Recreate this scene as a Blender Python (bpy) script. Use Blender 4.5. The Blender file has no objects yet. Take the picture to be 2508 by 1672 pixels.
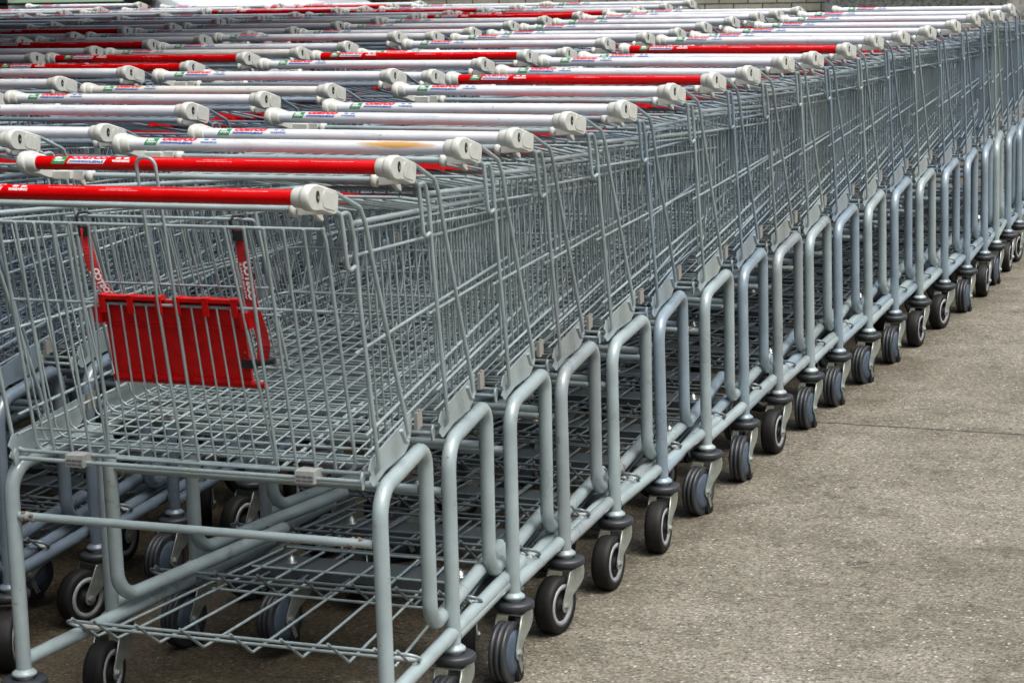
import bpy, bmesh, math, random
from mathutils import Vector, Matrix
random.seed(7)
C = bpy.context.scene.collection
SC = bpy.context.scene

# ------------------------------------------------------------------ camera
def cam_rows(yaw, pitch, roll):
    cy, sy, cp, sp = math.cos(yaw), math.sin(yaw), math.cos(pitch), math.sin(pitch)
    f = Vector((-sy*cp, cy*cp, sp)); r = Vector((cy, sy, 0)); u = r.cross(f)
    cr, sr = math.cos(roll), math.sin(roll)
    return cr*r + sr*u, cr*u - sr*r, f
cd = bpy.data.cameras.new('camera'); cam = bpy.data.objects.new('camera', cd); C.objects.link(cam)
r_, u_, f_ = cam_rows(.4146, -.1811, -.0297)
M = Matrix(((r_.x, u_.x, -f_.x, 2.0122), (r_.y, u_.y, -f_.y, -3.0554), (r_.z, u_.z, -f_.z, 1.3449), (0, 0, 0, 1)))
cam.matrix_world = M
cd.sensor_width = 36; cd.lens = 36*5679.44/2508; cd.clip_end = 500; cd.clip_start = .05
cd.dof.use_dof = True; cd.dof.focus_distance = 5.2; cd.dof.aperture_fstop = 22
SC.camera = cam
SC.render.resolution_x = 1024; SC.render.resolution_y = 682

# ------------------------------------------------------------------ sky, sun, exposure
SUN_EL, SUN_AZ = math.radians(64), math.radians(110)      # azimuth measured from +Y (north) clockwise
w = bpy.data.worlds.new('World'); SC.world = w; w.use_nodes = True
nt = w.node_tree; bg = nt.nodes['Background']
sky = nt.nodes.new('ShaderNodeTexSky'); sky.sky_type = 'NISHITA'; sky.sun_disc = False
sky.sun_elevation = SUN_EL; sky.sun_rotation = SUN_AZ; sky.air_density = 1.0; sky.dust_density = 4.0; sky.ozone_density = .6
hs = nt.nodes.new('ShaderNodeHueSaturation'); hs.inputs['Saturation'].default_value = .58
nt.links.new(sky.outputs[0], hs.inputs['Color']); 
# overcast: the cloud layer is several times brighter overhead than at the horizon
_t = nt.nodes.new('ShaderNodeTexCoord'); _s = nt.nodes.new('ShaderNodeSeparateXYZ'); nt.links.new(_t.outputs['Generated'], _s.inputs[0])
_r = nt.nodes.new('ShaderNodeMapRange'); _r.inputs[1].default_value = .10; _r.inputs[2].default_value = .95; _r.inputs[3].default_value = .04; _r.inputs[4].default_value = 2.35
nt.links.new(_s.outputs[2], _r.inputs[0]); _m = nt.nodes.new('ShaderNodeVectorMath'); _m.operation = 'SCALE'
nt.links.new(hs.outputs[0], _m.inputs[0]); nt.links.new(_r.outputs[0], _m.inputs['Scale']); nt.links.new(_m.outputs[0], bg.inputs[0])
bg.inputs[1].default_value = .10
sd = bpy.data.lights.new('sun', 'SUN'); sd.energy = .9; sd.angle = math.radians(35); sd.color = (1, .985, .96)
so = bpy.data.objects.new('sun', sd); C.objects.link(so)
sdir = Vector((math.sin(SUN_AZ)*math.cos(SUN_EL), math.cos(SUN_AZ)*math.cos(SUN_EL), math.sin(SUN_EL)))
so.rotation_euler = sdir.to_track_quat('Z', 'Y').to_euler()
SC.view_settings.view_transform = 'Standard'; SC.view_settings.look = 'None'
SC.view_settings.exposure = .95; SC.view_settings.gamma = 1
SC.cycles.max_bounces = 6; SC.cycles.diffuse_bounces = 2; SC.cycles.glossy_bounces = 3
SC.cycles.use_denoising = True

# ------------------------------------------------------------------ materials
def mat(name, base, rough=.5, metal=0., spec=.5, coat=0.):
    m = bpy.data.materials.new(name); m.use_nodes = True
    b = m.node_tree.nodes['Principled BSDF']
    b.inputs['Base Color'].default_value = (*base, 1); b.inputs['Roughness'].default_value = rough
    b.inputs['Metallic'].default_value = metal; b.inputs['Specular IOR Level'].default_value = spec
    b.inputs['Coat Weight'].default_value = coat; b.inputs['Coat Roughness'].default_value = .12
    return m
def N(m, t, **k):
    n = m.node_tree.nodes.new(t)
    for a, v in k.items(): setattr(n, a, v)
    return n
def L(m, a, b): m.node_tree.links.new(a, b)
def ramp(m, fac, stops):
    n = N(m, 'ShaderNodeValToRGB'); L(m, fac, n.inputs[0]); e = n.color_ramp.elements
    while len(e) < len(stops): e.new(.5)
    for i, (p, c) in enumerate(stops):
        e[i].position = p; e[i].color = (*c, 1) if len(c) == 3 else c
    return n
def noise(m, scale, detail=3, rough=.5, coord='Object', vec=None):
    n = N(m, 'ShaderNodeTexNoise'); n.inputs['Scale'].default_value = scale; n.inputs['Detail'].default_value = detail
    n.inputs['Roughness'].default_value = rough
    if vec is None:
        t = N(m, 'ShaderNodeTexCoord'); vec = t.outputs[coord]
    L(m, vec, n.inputs['Vector']); return n
def mixc(m, fac, a, b, mode='MIX'):
    n = N(m, 'ShaderNodeMix', data_type='RGBA', blend_type=mode)
    for i, v in ((0, fac), (6, a), (7, b)):
        if hasattr(v, 'links'): L(m, v, n.inputs[i])
        else: n.inputs[i].default_value = v if i == 0 else (*v, 1)
    return n.outputs[2]
def bump(m, h, strength, dist):
    n = N(m, 'ShaderNodeBump'); n.inputs['Strength'].default_value = strength; n.inputs['Distance'].default_value = dist
    L(m, h, n.inputs['Height']); L(m, n.outputs[0], m.node_tree.nodes['Principled BSDF'].inputs['Normal'])

def paint(name, base, rust=.0, grime=(.16, .15, .13)):
    """powder-coated steel with faint mottling, scuffs and small rust spots"""
    m = mat(name, base, .30, 0, .6, .45); b = m.node_tree.nodes['Principled BSDF']
    geo = N(m, 'ShaderNodeNewGeometry'); vec = geo.outputs['Position']
    n1 = noise(m, 9, 4, .6, vec=vec); n2 = noise(m, 70, 3, .6, vec=vec); n3 = noise(m, 26, 5, .65, vec=vec)
    dark = tuple(c*.80 for c in base); lite = tuple(min(1, c*1.08) for c in base)
    c1 = ramp(m, n1.outputs[0], [(.35, dark), (.65, lite)])
    f = ramp(m, n3.outputs[0], [(.66-rust, (0, 0, 0)), (.72-rust, (1, 1, 1))])
    f2 = N(m, 'ShaderNodeMath', operation='MULTIPLY'); L(m, f.outputs[0], f2.inputs[0])
    g = ramp(m, n2.outputs[0], [(.45, (0, 0, 0)), (.62, (1, 1, 1))]); L(m, g.outputs[0], f2.inputs[1])
    gc = ramp(m, n1.outputs[0], [(.45, grime), (.6, (.19, .085, .035))])
    L(m, mixc(m, f2.outputs[0], c1.outputs[0], gc.outputs[0]), b.inputs['Base Color'])
    rr = ramp(m, n1.outputs[0], [(.3, (.26,)*3), (.7, (.34,)*3)]); L(m, rr.outputs[0], b.inputs['Roughness'])
    return m
P_GREEN = paint('grey_green_paint', (.272, .335, .338))
P_BLUE = paint('blue_grey_paint', (.210, .275, .318))
P_WARM = paint('warm_grey_paint', (.235, .275, .280), .04)
P_DARK = paint('shaded_grey_paint', (.150, .198, .235), .02)  # base colour darkened to stand in for shade on the left rows
P_SHADED = paint('shaded_blue_paint', (.115, .150, .185), .03)  # left-row frame paint with the shade put into its colour
PAINTS = [P_GREEN, P_BLUE, P_WARM, P_DARK]
P_RACK = paint('grimy_shaded_rack_paint', (.125, .158, .168), .05, (.09, .075, .055))  # base darkened for the shade under the baskets, grime spots on top
def sleeve(name, base, stain=False, coat=.35):
    m = mat(name, base, .20, 0, .35, coat); b = m.node_tree.nodes['Principled BSDF']
    g = N(m, 'ShaderNodeNewGeometry'); n1 = noise(m, 14, 4, .6, vec=g.outputs['Position']); n2 = noise(m, 90, 3, .6, vec=g.outputs['Position'])
    c = ramp(m, n1.outputs[0], [(.35, tuple(x*.88 for x in base)), (.6, base)])
    s = ramp(m, n2.outputs[0], [(.66, (0, 0, 0)), (.74, (1, 1, 1))])
    col = mixc(m, s.outputs[0], c.outputs[0], tuple(x*.62 for x in base))
    if stain:
        t = N(m, 'ShaderNodeTexCoord'); mp = N(m, 'ShaderNodeMapping'); L(m, t.outputs['Object'], mp.inputs[0])
        mp.inputs['Location'].default_value = (-.205*11, 0, -.1); mp.inputs['Scale'].default_value = (11, 60, 75)
        ns = noise(m, 1.6, 4, .6, vec=mp.outputs[0])
        gr = N(m, 'ShaderNodeTexGradient', gradient_type='SPHERICAL'); mp2 = N(m, 'ShaderNodeMapping'); L(m, t.outputs['Object'], mp2.inputs[0])
        mp2.inputs['Location'].default_value = (-.215*12, .009*70, -.006*110); mp2.inputs['Scale'].default_value = (12, 70, 110)
        L(m, mp2.outputs[0], gr.inputs[0])
        ad = N(m, 'ShaderNodeMath', operation='MULTIPLY_ADD'); L(m, ns.outputs[0], ad.inputs[0]); ad.inputs[1].default_value = .9
        L(m, gr.outputs[0], ad.inputs[2])
        sr = ramp(m, ad.outputs[0], [(.52, (0, 0, 0)), (.72, (.55, .55, .55)), (1.0, (1, 1, 1))])
        col = mixc(m, sr.outputs[0], col, (.50, .28, .08))
    L(m, col, b.inputs['Base Color'])
    r = ramp(m, n1.outputs[0], [(.3, (.14,)*3), (.7, (.30,)*3)]); L(m, r.outputs[0], b.inputs['Roughness'])
    return m
S_WHITE = sleeve('white_sleeve', (.655, .68, .705)); S_RED = sleeve('red_sleeve', (.54, .001, .002), coat=.12)
S_CREAM = sleeve('cream_sleeve', (.62, .615, .57)); S_STAIN = sleeve('stained_sleeve', (.655, .68, .705), True)
def plastic(name, base, rough=.4, sp=.75):
    m = mat(name, base, rough, 0, .5); b = m.node_tree.nodes['Principled BSDF']
    g = N(m, 'ShaderNodeNewGeometry'); n1 = noise(m, 60, 4, .65, vec=g.outputs['Position'])
    c = ramp(m, n1.outputs[0], [(.3, tuple(x*sp for x in base)), (.6, base)]); L(m, c.outputs[0], b.inputs['Base Color'])
    bump(m, n1.outputs[0], .15, .002); return m
BEIGE = plastic('beige_plastic', (.50, .515, .465), .42, .85)
CLIPM = plastic('clip_plastic', (.36, .37, .35), .45)
REDP = plastic('red_plastic', (.56, .004, .006), .30, .7)
RUB = plastic('black_rubber', (.0095, .0095, .009), .62, .6); RUB.node_tree.nodes['Principled BSDF'].inputs['Specular IOR Level'].default_value = .3
BUMP_ = plastic('bumper_rubber', (.028, .032, .036), .42, .7)
RIMG = plastic('grey_hub_plastic', (.27, .285, .29), .45)
DOME = plastic('blue_grey_dome', (.058, .082, .115), .42, .7)
BLK = mat('black_webbing', (.012, .012, .013), .5)
STRAP = plastic('red_webbing', (.42, .008, .010), .7, .75)
ZINC = mat('zinc_plated_steel', (.42, .46, .42), .32, .75)
_n = noise(ZINC, 40, 4, .6); _c = ramp(ZINC, _n.outputs[0], [(.3, (.28, .32, .29)), (.65, (.50, .54, .50))]); L(ZINC, _c.outputs[0], ZINC.node_tree.nodes['Principled BSDF'].inputs['Base Color'])
STEEL = mat('worn_steel_clip', (.42, .41, .38), .35, .6)
GUNK = plastic('dried_dirt', (.22, .16, .10), .9, .5)
HOLE = mat('dark_recess', (.01, .01, .01), .7)
T_WHITE = mat('print_white', (.75, .75, .75), .3); T_BLUE = mat('print_blue', (.012, .10, .36), .3)
T_RED = mat('print_red', (.60, .012, .03), .3); T_GREEN = mat('print_green', (.012, .21, .06), .3); T_NAVY = mat('print_navy', (.03, .10, .28), .3)
T_DWHITE = mat('print_pale', (.60, .55, .55), .35); T_DBLUE = mat('print_pale_blue', (.16, .25, .42), .35)

# ------------------------------------------------------------------ mesh builder
class MB:
    def __init__(s): s.v = []; s.f = []; s.m = []; s.sm = []
    def add(s, vs, fs, mi=0, smooth=True):
        o = len(s.v); s.v += [tuple(p) for p in vs]
        for f in fs: s.f.append(tuple(i+o for i in f)); s.m.append(mi); s.sm.append(smooth)
    def tube(s, path, r, n=6, mi=0, closed=False, caps=True):
        P = [Vector(p) for p in path]; k = len(P)
        if k < 2: return
        T = []
        for i in range(k):
            if closed: t = (P[(i+1) % k]-P[i-1])
            else: t = P[min(i+1, k-1)]-P[max(i-1, 0)]
            T.append(t.normalized())
        a = Vector((0, 0, 1)) if abs(T[0].z) < .8 else Vector((1, 0, 0))
        u = T[0].cross(a).normalized(); vs = []; off = 0 if n != 4 else math.pi/4
        for i in range(k):
            u = (u - T[i]*u.dot(T[i])).normalized(); w_ = T[i].cross(u)
            # keep the section's width constant through a bend
            if 0 < i < k-1 or closed:
                d1 = (P[i]-P[i-1]).normalized(); d2 = (P[(i+1) % k]-P[i]).normalized(); c = max(.6, math.sqrt(max(.01, (1+d1.dot(d2))/2)))
            else: c = 1
            for j in range(n):
                an = off+2*math.pi*j/n; vs.append(P[i]+(u*math.cos(an)+w_*math.sin(an))*(r/c if c < 1 else r))
        fs = []
        for i in range(k if closed else k-1):
            for j in range(n):
                a_, b_ = i*n+j, i*n+(j+1) % n; i2 = (i+1) % k
                fs.append((a_, b_, i2*n+(j+1) % n, i2*n+j))
        s.add(vs, fs, mi)
        if caps and not closed:
            s.add(vs[:n], [tuple(range(n-1, -1, -1))], mi, False); s.add(vs[-n:], [tuple(range(n))], mi, False)
    def box(s, a, b, mi=0):
        x0, y0, z0 = a; x1, y1, z1 = b
        vs = [(x0,y0,z0),(x1,y0,z0),(x1,y1,z0),(x0,y1,z0),(x0,y0,z1),(x1,y0,z1),(x1,y1,z1),(x0,y1,z1)]
        for f in [(0,3,2,1),(4,5,6,7),(0,1,5,4),(1,2,6,5),(2,3,7,6),(3,0,4,7)]:
            s.add([vs[i] for i in f], [(0,1,2,3)], mi, False)
    def lathe(s, prof, n=20, axis='x', o=(0,0,0), mi=0, smooth=True, close=True):
        """prof: list of (axial, radius)"""
        vs = []
        for t, r in prof:
            for j in range(n):
                a = 2*math.pi*j/n; c, d_ = r*math.cos(a), r*math.sin(a)
                p = (t, c, d_) if axis == 'x' else ((c, t, d_) if axis == 'y' else (c, d_, t))
                vs.append((p[0]+o[0], p[1]+o[1], p[2]+o[2]))
        fs = []
        for i in range(len(prof)-1):
            for j in range(n): fs.append((i*n+j, i*n+(j+1) % n, (i+1)*n+(j+1) % n, (i+1)*n+j))
        s.add(vs, fs, mi, smooth)
        if close:
            for i in (0, len(prof)-1):
                if prof[i][1] > 1e-4: s.add(vs[i*n:(i+1)*n], [tuple(range(n))], mi, False)
    def prism(s, poly, x0, x1, mi=0, bev=0.0, plane='yz'):
        """poly in (y,z), extruded along x, with a small bevel"""
        cy = sum(p[0] for p in poly)/len(poly); cz = sum(p[1] for p in poly)/len(poly); n = len(poly)
        def ring(x, b):
            out = []
            for y, z in poly:
                d = math.hypot(y-cy, z-cz); k = max(0, 1-b/d) if d else 0
                out.append((x, cy+(y-cy)*k, cz+(z-cz)*k))
            return out
        R = [(x0, bev), (x0+bev*.3, bev*.3), (x0+bev, 0), (x1-bev, 0), (x1-bev*.3, bev*.3), (x1, bev)] if bev else [(x0, 0), (x1, 0)]
        vs = []
        for x, b in R: vs += ring(x, b)
        if plane == 'xz': vs = [(b_, a_, c_) for a_, b_, c_ in vs]
        fs = [(i*n+j, i*n+(j+1) % n, (i+1)*n+(j+1) % n, (i+1)*n+j) for i in range(len(R)-1) for j in range(n)]
        s.add(vs, fs, mi, bool(bev))
        s.add(vs[:n], [tuple(range(n))], mi, False); s.add(vs[-n:], [tuple(range(n))], mi, False)
    def build(s, name, mats, parent=None, loc=None):
        me = bpy.data.meshes.new(name); me.from_pydata(s.v, [], s.f)
        for m_ in (mats if isinstance(mats, (list, tuple)) else [mats]): me.materials.append(m_)
        me.polygons.foreach_set('material_index', s.m); me.polygons.foreach_set('use_smooth', s.sm)
        bm = bmesh.new(); bm.from_mesh(me); bmesh.ops.recalc_face_normals(bm, faces=bm.faces); bm.to_mesh(me); bm.free()
        me.update()
        o = bpy.data.objects.new(name, me); C.objects.link(o)
        if parent: o.parent = parent
        if loc: o.location = loc
        return o

def fil(pts, rad, seg=5, closed=False):
    """round the inner corners of a polyline; rad: number or list per point"""
    P = [Vector(p) for p in pts]; out = []; n = len(P)
    for i, p in enumerate(P):
        if not closed and i in (0, n-1): out.append(p); continue
        r = rad[i] if isinstance(rad, (list, tuple)) else rad
        a = P[i-1]-p; b = P[(i+1) % n]-p; la, lb = a.length, b.length
        if r <= 0 or la < 1e-6 or lb < 1e-6: out.append(p); continue
        a.normalize(); b.normalize(); ang = a.angle(b)
        if ang > math.pi-.02: out.append(p); continue
        t = min(r/math.tan(ang/2), la*.49, lb*.49); r2 = t*math.tan(ang/2)
        A, B = p+a*t, p+b*t; bis = (a+b).normalized(); c = p+bis*(r2/math.sin(ang/2))
        va, vb = A-c, B-c; th = va.angle(vb) if va.length > 1e-9 and vb.length > 1e-9 else 0
        if th < 1e-4: out.append(p); continue
        for k in range(seg+1):
            t_ = k/seg; q = (va*math.sin((1-t_)*th)+vb*math.sin(t_*th))/math.sin(th); out.append(c+q)
    return out

def text_geo(body, size, shear=0., offset=0., width=1.):
    """filled outline of a line of text, cut into thin rows so that it can be bent round a tube"""
    cu = bpy.data.curves.new('text', 'FONT'); cu.body = body; cu.size = size; cu.shear = shear; cu.offset = offset; cu.resolution_u = 2
    ob = bpy.data.objects.new('text', cu); C.objects.link(ob)
    bpy.context.view_layer.update()
    ev = ob.evaluated_get(bpy.context.evaluated_depsgraph_get()); me = bpy.data.meshes.new_from_object(ev)
    bm = bmesh.new(); bm.from_mesh(me)
    ys = [v.co.y for v in bm.verts]; y0, y1 = min(ys), max(ys); k = int((y1-y0)/.0018)+1
    for i in range(1, k):
        y = y0+(y1-y0)*i/k
        bmesh.ops.bisect_plane(bm, geom=bm.verts[:]+bm.edges[:]+bm.faces[:], plane_co=(0, y, 0), plane_no=(0, 1, 0))
    bm.verts.ensure_lookup_table(); bm.verts.index_update()
    vs = [(v.co.x*width, v.co.y) for v in bm.verts]; fs = [tuple(v.index for v in f.verts) for f in bm.faces]; bm.free()
    bpy.data.objects.remove(ob); bpy.data.curves.remove(cu); bpy.data.meshes.remove(me)
    return vs, fs
def fit_text(body, x0, x1, y0, y1, shear=0, offset=0):
    """text scaled into the rectangle x0..x1, y0..y1"""
    vs, fs = text_geo(body, .01, shear, offset); a, b = min(v[0] for v in vs), max(v[0] for v in vs); c, d = min(v[1] for v in vs), max(v[1] for v in vs)
    return [(x0+(v[0]-a)/(b-a)*(x1-x0), y0+(v[1]-c)/(d-c)*(y1-y0)) for v in vs], fs

# ------------------------------------------------------------------ the shopping cart (metres, origin on the ground midway between the rear legs, +Y is forward)
HY, HZ, HR, HW = -.186, .9635, .0114, .3076
def xs(y): return .3235-.11*(y+.05)
def floor_z(y): return .516+.11*y

def make_label(red):
    """printing wrapped round the handle sleeve"""
    mb = MB(); r = HR
    def put(vs, fs, mi, lift):
        out = []
        for x, arc in vs:
            a = math.radians(arc); out.append((x, -math.cos(a)*(r+lift), math.sin(a)*(r+lift)))
        mb.add(out, fs, mi, False)
    def rect(x0, x1, a0, a1, mi, lift, sh=.0):
        k = max(2, int((a1-a0)/6)); vs = []
        for i in range(k+1):
            t = i/k; vs += [(x0+sh*t, a0+(a1-a0)*t), (x1+sh*t, a0+(a1-a0)*t)]
        put(vs, [(2*i, 2*i+1, 2*i+3, 2*i+2) for i in range(k)], mi, lift)
    l = -HW
    # materials: 0 white 1 blue 2 red 3 green 4 warning 5 small print
    rect(l+.031, l+.056, -4, 72, 3, .00010, .006)
    v, f = fit_text('Go', l+.038, l+.051, 40, 68, .3, .0006); put(v, f, 0, .0002)
    v, f = fit_text('GREEN', l+.0365, l+.0565, 20, 36, .25, .0004); put(v, f, 0, .0002)
    v, f = fit_text('WITH COSTCO', l+.0345, l+.054, 2, 9, .1); put(v, f, 0, .0002)
    if red: rect(l+.0615, l+.1300, 4, 86, 0, .00008, .009)
    for a in (12.5, 19.5, 26.5): rect(l+.064+(a-12)*.0001, l+.085+(a-12)*.0001, a, a+4.2, 1, .0002, .0006)
    v, f = fit_text('WHOLESALE', l+.085, l+.131, 10.5, 31, .35, .0007); put(v, f, 1, .0002)
    v, f = fit_text('COSTCO', l+.067, l+.137, 38, 82, .35, .0011); put(v, f, 2, .0002)
    v, f = fit_text('WARNING', l+.146, l+.179, 18, 40, .12, .0004); put(v, f, 4, .0002)
    rect(l+.151, l+.160, 50, 66, 4, .0002, .002); rect(l+.166, l+.175, 50, 66, 4, .0002, .002)
    for tx, a, b, c, d_ in (('For Children between 6 months and 15 kgs', .214, .276, 48, 57), ('FASTEN seat belts securely', .312, .354, 44, 54),
                            ('when your child is riding in the cart seat', .302, .366, 29, 40),
                            ('STAY with your child at all times and hold on to the handle', .388, .482, 43, 52), ('DO NOT allow your child to ride in the basket', .504, .578, 43, 52)):
        v, f = fit_text(tx, l+a, l+b, c, d_, .2); put(v, f, 5, .0002)
    return mb

def make_end_cap(sx):
    mb = MB()
    pr = [(.3072, .0118), (.3076, .0136), (.3090, .0145), (.318, .0152), (.324, .0160), (.330, .0155)]
    mb.lathe([(sx*a, b) for a, b in pr], 24, 'x', (0, HY, HZ))
    poly = [(-.2035,.958),(-.205,.967),(-.201,.976),(-.193,.982),(-.182,.984),(-.168,.983),(-.150,.978),(-.130,.972),(-.112,.9665),(-.105,.963),(-.102,.957),
            (-.106,.935),(-.111,.930),(-.122,.9295),(-.135,.933),(-.160,.9395),(-.185,.9435),(-.196,.948)]
    a, b = (.3235, .3385) if sx > 0 else (-.3385, -.3235)
    poly = [(-.155+(y-.004+.155)*.97, .958+(z-.958)*.93) for y, z in poly]; mb.prism(poly, a, b, 0, .0036)
    fx = sx*.3388; out = sx*.0008
    # raised pad, screw recess
    pad = [(y-.005, .958+(z-.958)*.9) for y, z in ((-.150,.972),(-.118,.9625),(-.112,.957),(-.117,.939),(-.122,.9355),(-.150,.9425),(-.156,.948),(-.156,.966))]
    a, b = sorted((fx-sx*.001, fx+out)); mb.prism(pad, a, b, 0, .0012)
    hole = [(-.176+.0050*math.cos(t*math.pi/6), .9640+.0085*math.sin(t*math.pi/6)) for t in range(12)]
    a, b = sorted((fx-sx*.002, fx+sx*.0006)); mb.prism(hole, a, b, 1)
    scr = [(-.175+.0025*math.cos(t*math.pi/3), .9625+.003*math.sin(t*math.pi/3)) for t in range(6)]
    a, b = sorted((fx-sx*.002, fx+sx*.0009)); mb.prism(scr, a, b, 2)
    # small fin below the cap that holds the flap pivot
    fin = [(-.112,.936),(-.088,.932),(-.078,.925),(-.075,.917),(-.080,.915),(-.098,.925)]
    a, b = sorted((sx*.288, sx*.296)); mb.prism(fin, a, b, 0, .0015)
    mb.box((min(sx*.29, sx*.328), -.122, .931), (max(sx*.29, sx*.328), -.098, .943))
    return mb

def make_basket():
    mb = MB()
    def U(y0, z0, y1, z1, r, dx=0., start=None, n=8):
        p = [(xs(y0)+dx, y0, z0), (xs(y1)+dx, y1, z1), (-xs(y1)-dx, y1, z1), (-xs(y0)-dx, y0, z0)]
        mb.tube(fil(p, .035, 5), r, n)
    fy = .86                                                  # top front
    U(-.050, .9085, fy, .846, .0042, .001)
    U(-.040, .8975, fy-.004, .836, .0025, .001, n=6)
    U(-.088, .8630, fy-.018, .808, .0028, .002, n=6)
    U(-.046, .7150, fy-.05, .738, .0027, .000, n=6)
    U(.004, .5790, fy-.095, .660, .0028, -.008, n=6)
    U(-.004, .5475, fy-.105, .625, .0024, -.010, n=6)
    # side-to-side hoops: down one wall, across the floor, up the other
    for k in range(26):
        yt = -.012+k*.0335; yb = yt+.066; zt = .9-.072*(yt+.05)/.91
        if yt > fy-.008: break
        xt = xs(yt)-.0035; xb = xs(yb)-.016; zb = floor_z(yb)
        if yb < .745:
            p = [(xt, yt, zt), (xb, yb, zb), (-xb, yb, zb), (-xt, yt, zt)]
            mb.tube(fil(p, .020, 3), .0018, 5, caps=False)
        else:                                                   # the last ones stop at the front edge, which slopes forward
            lo, hi = 0., 1.
            for _ in range(20):
                t = (lo+hi)/2; y = yt+(yb-yt)*t; z = zt+(zb-zt)*t
                if y < .752+.108*(z-.60)/.245: lo = t
                else: hi = t
            for sx in (1, -1): mb.tube([(sx*xt, yt, zt), (sx*(xt+(xb-xt)*lo), yt+(yb-yt)*lo, zt+(zb-zt)*lo)], .0018, 5, caps=False)
    # front-to-back wires: floor then up the front wall
    J = 16
    for j in range(J):
        t = -1+2*j/(J-1); x0 = t*.292; x1 = t*.222; x2 = t*.213
        p = [(x0, .022, floor_z(.022)+.0028), (x1, .752, floor_z(.752)+.0028), (x2, fy-.003, .845)]
        mb.tube(fil(p, .022, 3), .0018, 5, caps=False)
    for y in (.064, .088, .30, .50, .70): mb.tube([(-xs(y)+.02, y, floor_z(y)-.0045), (xs(y)-.02, y, floor_z(y)-.0045)], .003, 6)
    for x in (-.15, .15): mb.tube([(x, .03, floor_z(.03)-.005), (x*.8, .75, floor_z(.75)-.005)], .0032, 6)
    # rear corner rods, bent in to make the bottom sill
    pr = [(.333, -.108, .9275), (.333, -.069, .929), (.3325, -.053, .885), (.331, -.040, .79), (.3265, .013, .518), (-.3265, .013, .518), (-.331, -.040, .79), (-.3325, -.053, .885), (-.333, -.069, .929), (-.333, -.108, .9275)]
    mb.tube(fil(pr, [0, .016, .05, .05, .018, .018, .05, .05, .016, 0], 4), .0036, 8)
    mb.tube([(-.306, -.004, .5095), (.306, -.004, .5095)], .0036, 8)
    mb.tube([(-.13, .004, .518), (.16, .004, .518)], .0028, 6)
    # front corner straps
    for s in (-1, 1):
        for dx_, dy_ in ((0, 0), (-.028, .004)):
            x = s*(xs(fy)-.006+dx_)
            mb.box((min(x, x-s*.014), fy-.018+dy_, .700), (max(x, x-s*.014), fy-.015+dy_, .836))
    return mb

def make_support(sx):
    """outer rods from the end cap: long bracing hook and short stop hook"""
    mb = MB()
    p = [(.334, -.112, .962), (.336, -.038, .9315), (.3365, -.022, .905), (.335, -.002, .850), (.331, .099, .597), (.331, .113, .556), (.331, .103, .546), (.331, .085, .572)]
    mb.tube([(sx*v.x, v.y, v.z) for v in fil(p, [0, .014, .03, .05, .05, .012, .010, 0], 4)], .0036, 8)
    p = [(.336, -.118, .936), (.3375, -.104, .929), (.338, -.099, .905), (.338, -.089, .843), (.338, -.066, .848)]
    mb.tube([(sx*v.x, v.y, v.z) for v in fil(p, [0, .012, .02, .010, 0], 4)], .0035, 8)
    return mb

def make_plate(sx):
    mb = MB()
    poly = [(-.012,.512),(-.006,.522),(-.014,.530),(-.003,.5455),(.186,.575),(.184,.549),(.172,.530),(.150,.5195),(.06,.5145),(.030,.5075),(.004,.502),(-.004,.505)]
    a, b = sorted((sx*.3185, sx*.3210)); n0 = len(mb.v); mb.prism(poly, a, b)
    for i in range(n0, len(mb.v)):
        x, y, z = mb.v[i]; mb.v[i] = (x-sx*.10*y, y, z)
    ear = [(-.017,.500),(-.018,.518),(-.012,.527),(-.006,.522),(-.006,.508),(-.012,.499)]
    a, b = sorted((sx*.3075, sx*.3110)); mb.prism(ear, a, b, 0, .0006)
    return mb

def make_side_frame(sx):
    mb = MB()
    p = [(.33, 0, .150), (.33, 0, .492), (.2975, .243, .512), (.2955, .244, .203), (.222, .72, .212)]
    mb.tube([(sx*v.x, v.y, v.z) for v in fil(p, [0, .050, .036, .048, 0], 7)], .0127, 14)
    mb.tube([(sx*.3305, .006, .166), (sx*.258, .735, .182)], .0122, 14)
    mb.lathe([(.141, .0165), (.1425, .0205), (.1465, .0210), (.149, .0185), (.153, .0130)], 18, 'z', (sx*.33, 0, 0))
    mb.lathe([(0, .0126), (0, .0132), (.003, .0132), (.003, .0126)], 14, 'y', (sx*.2655, .440, .2074))
    return mb

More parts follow.
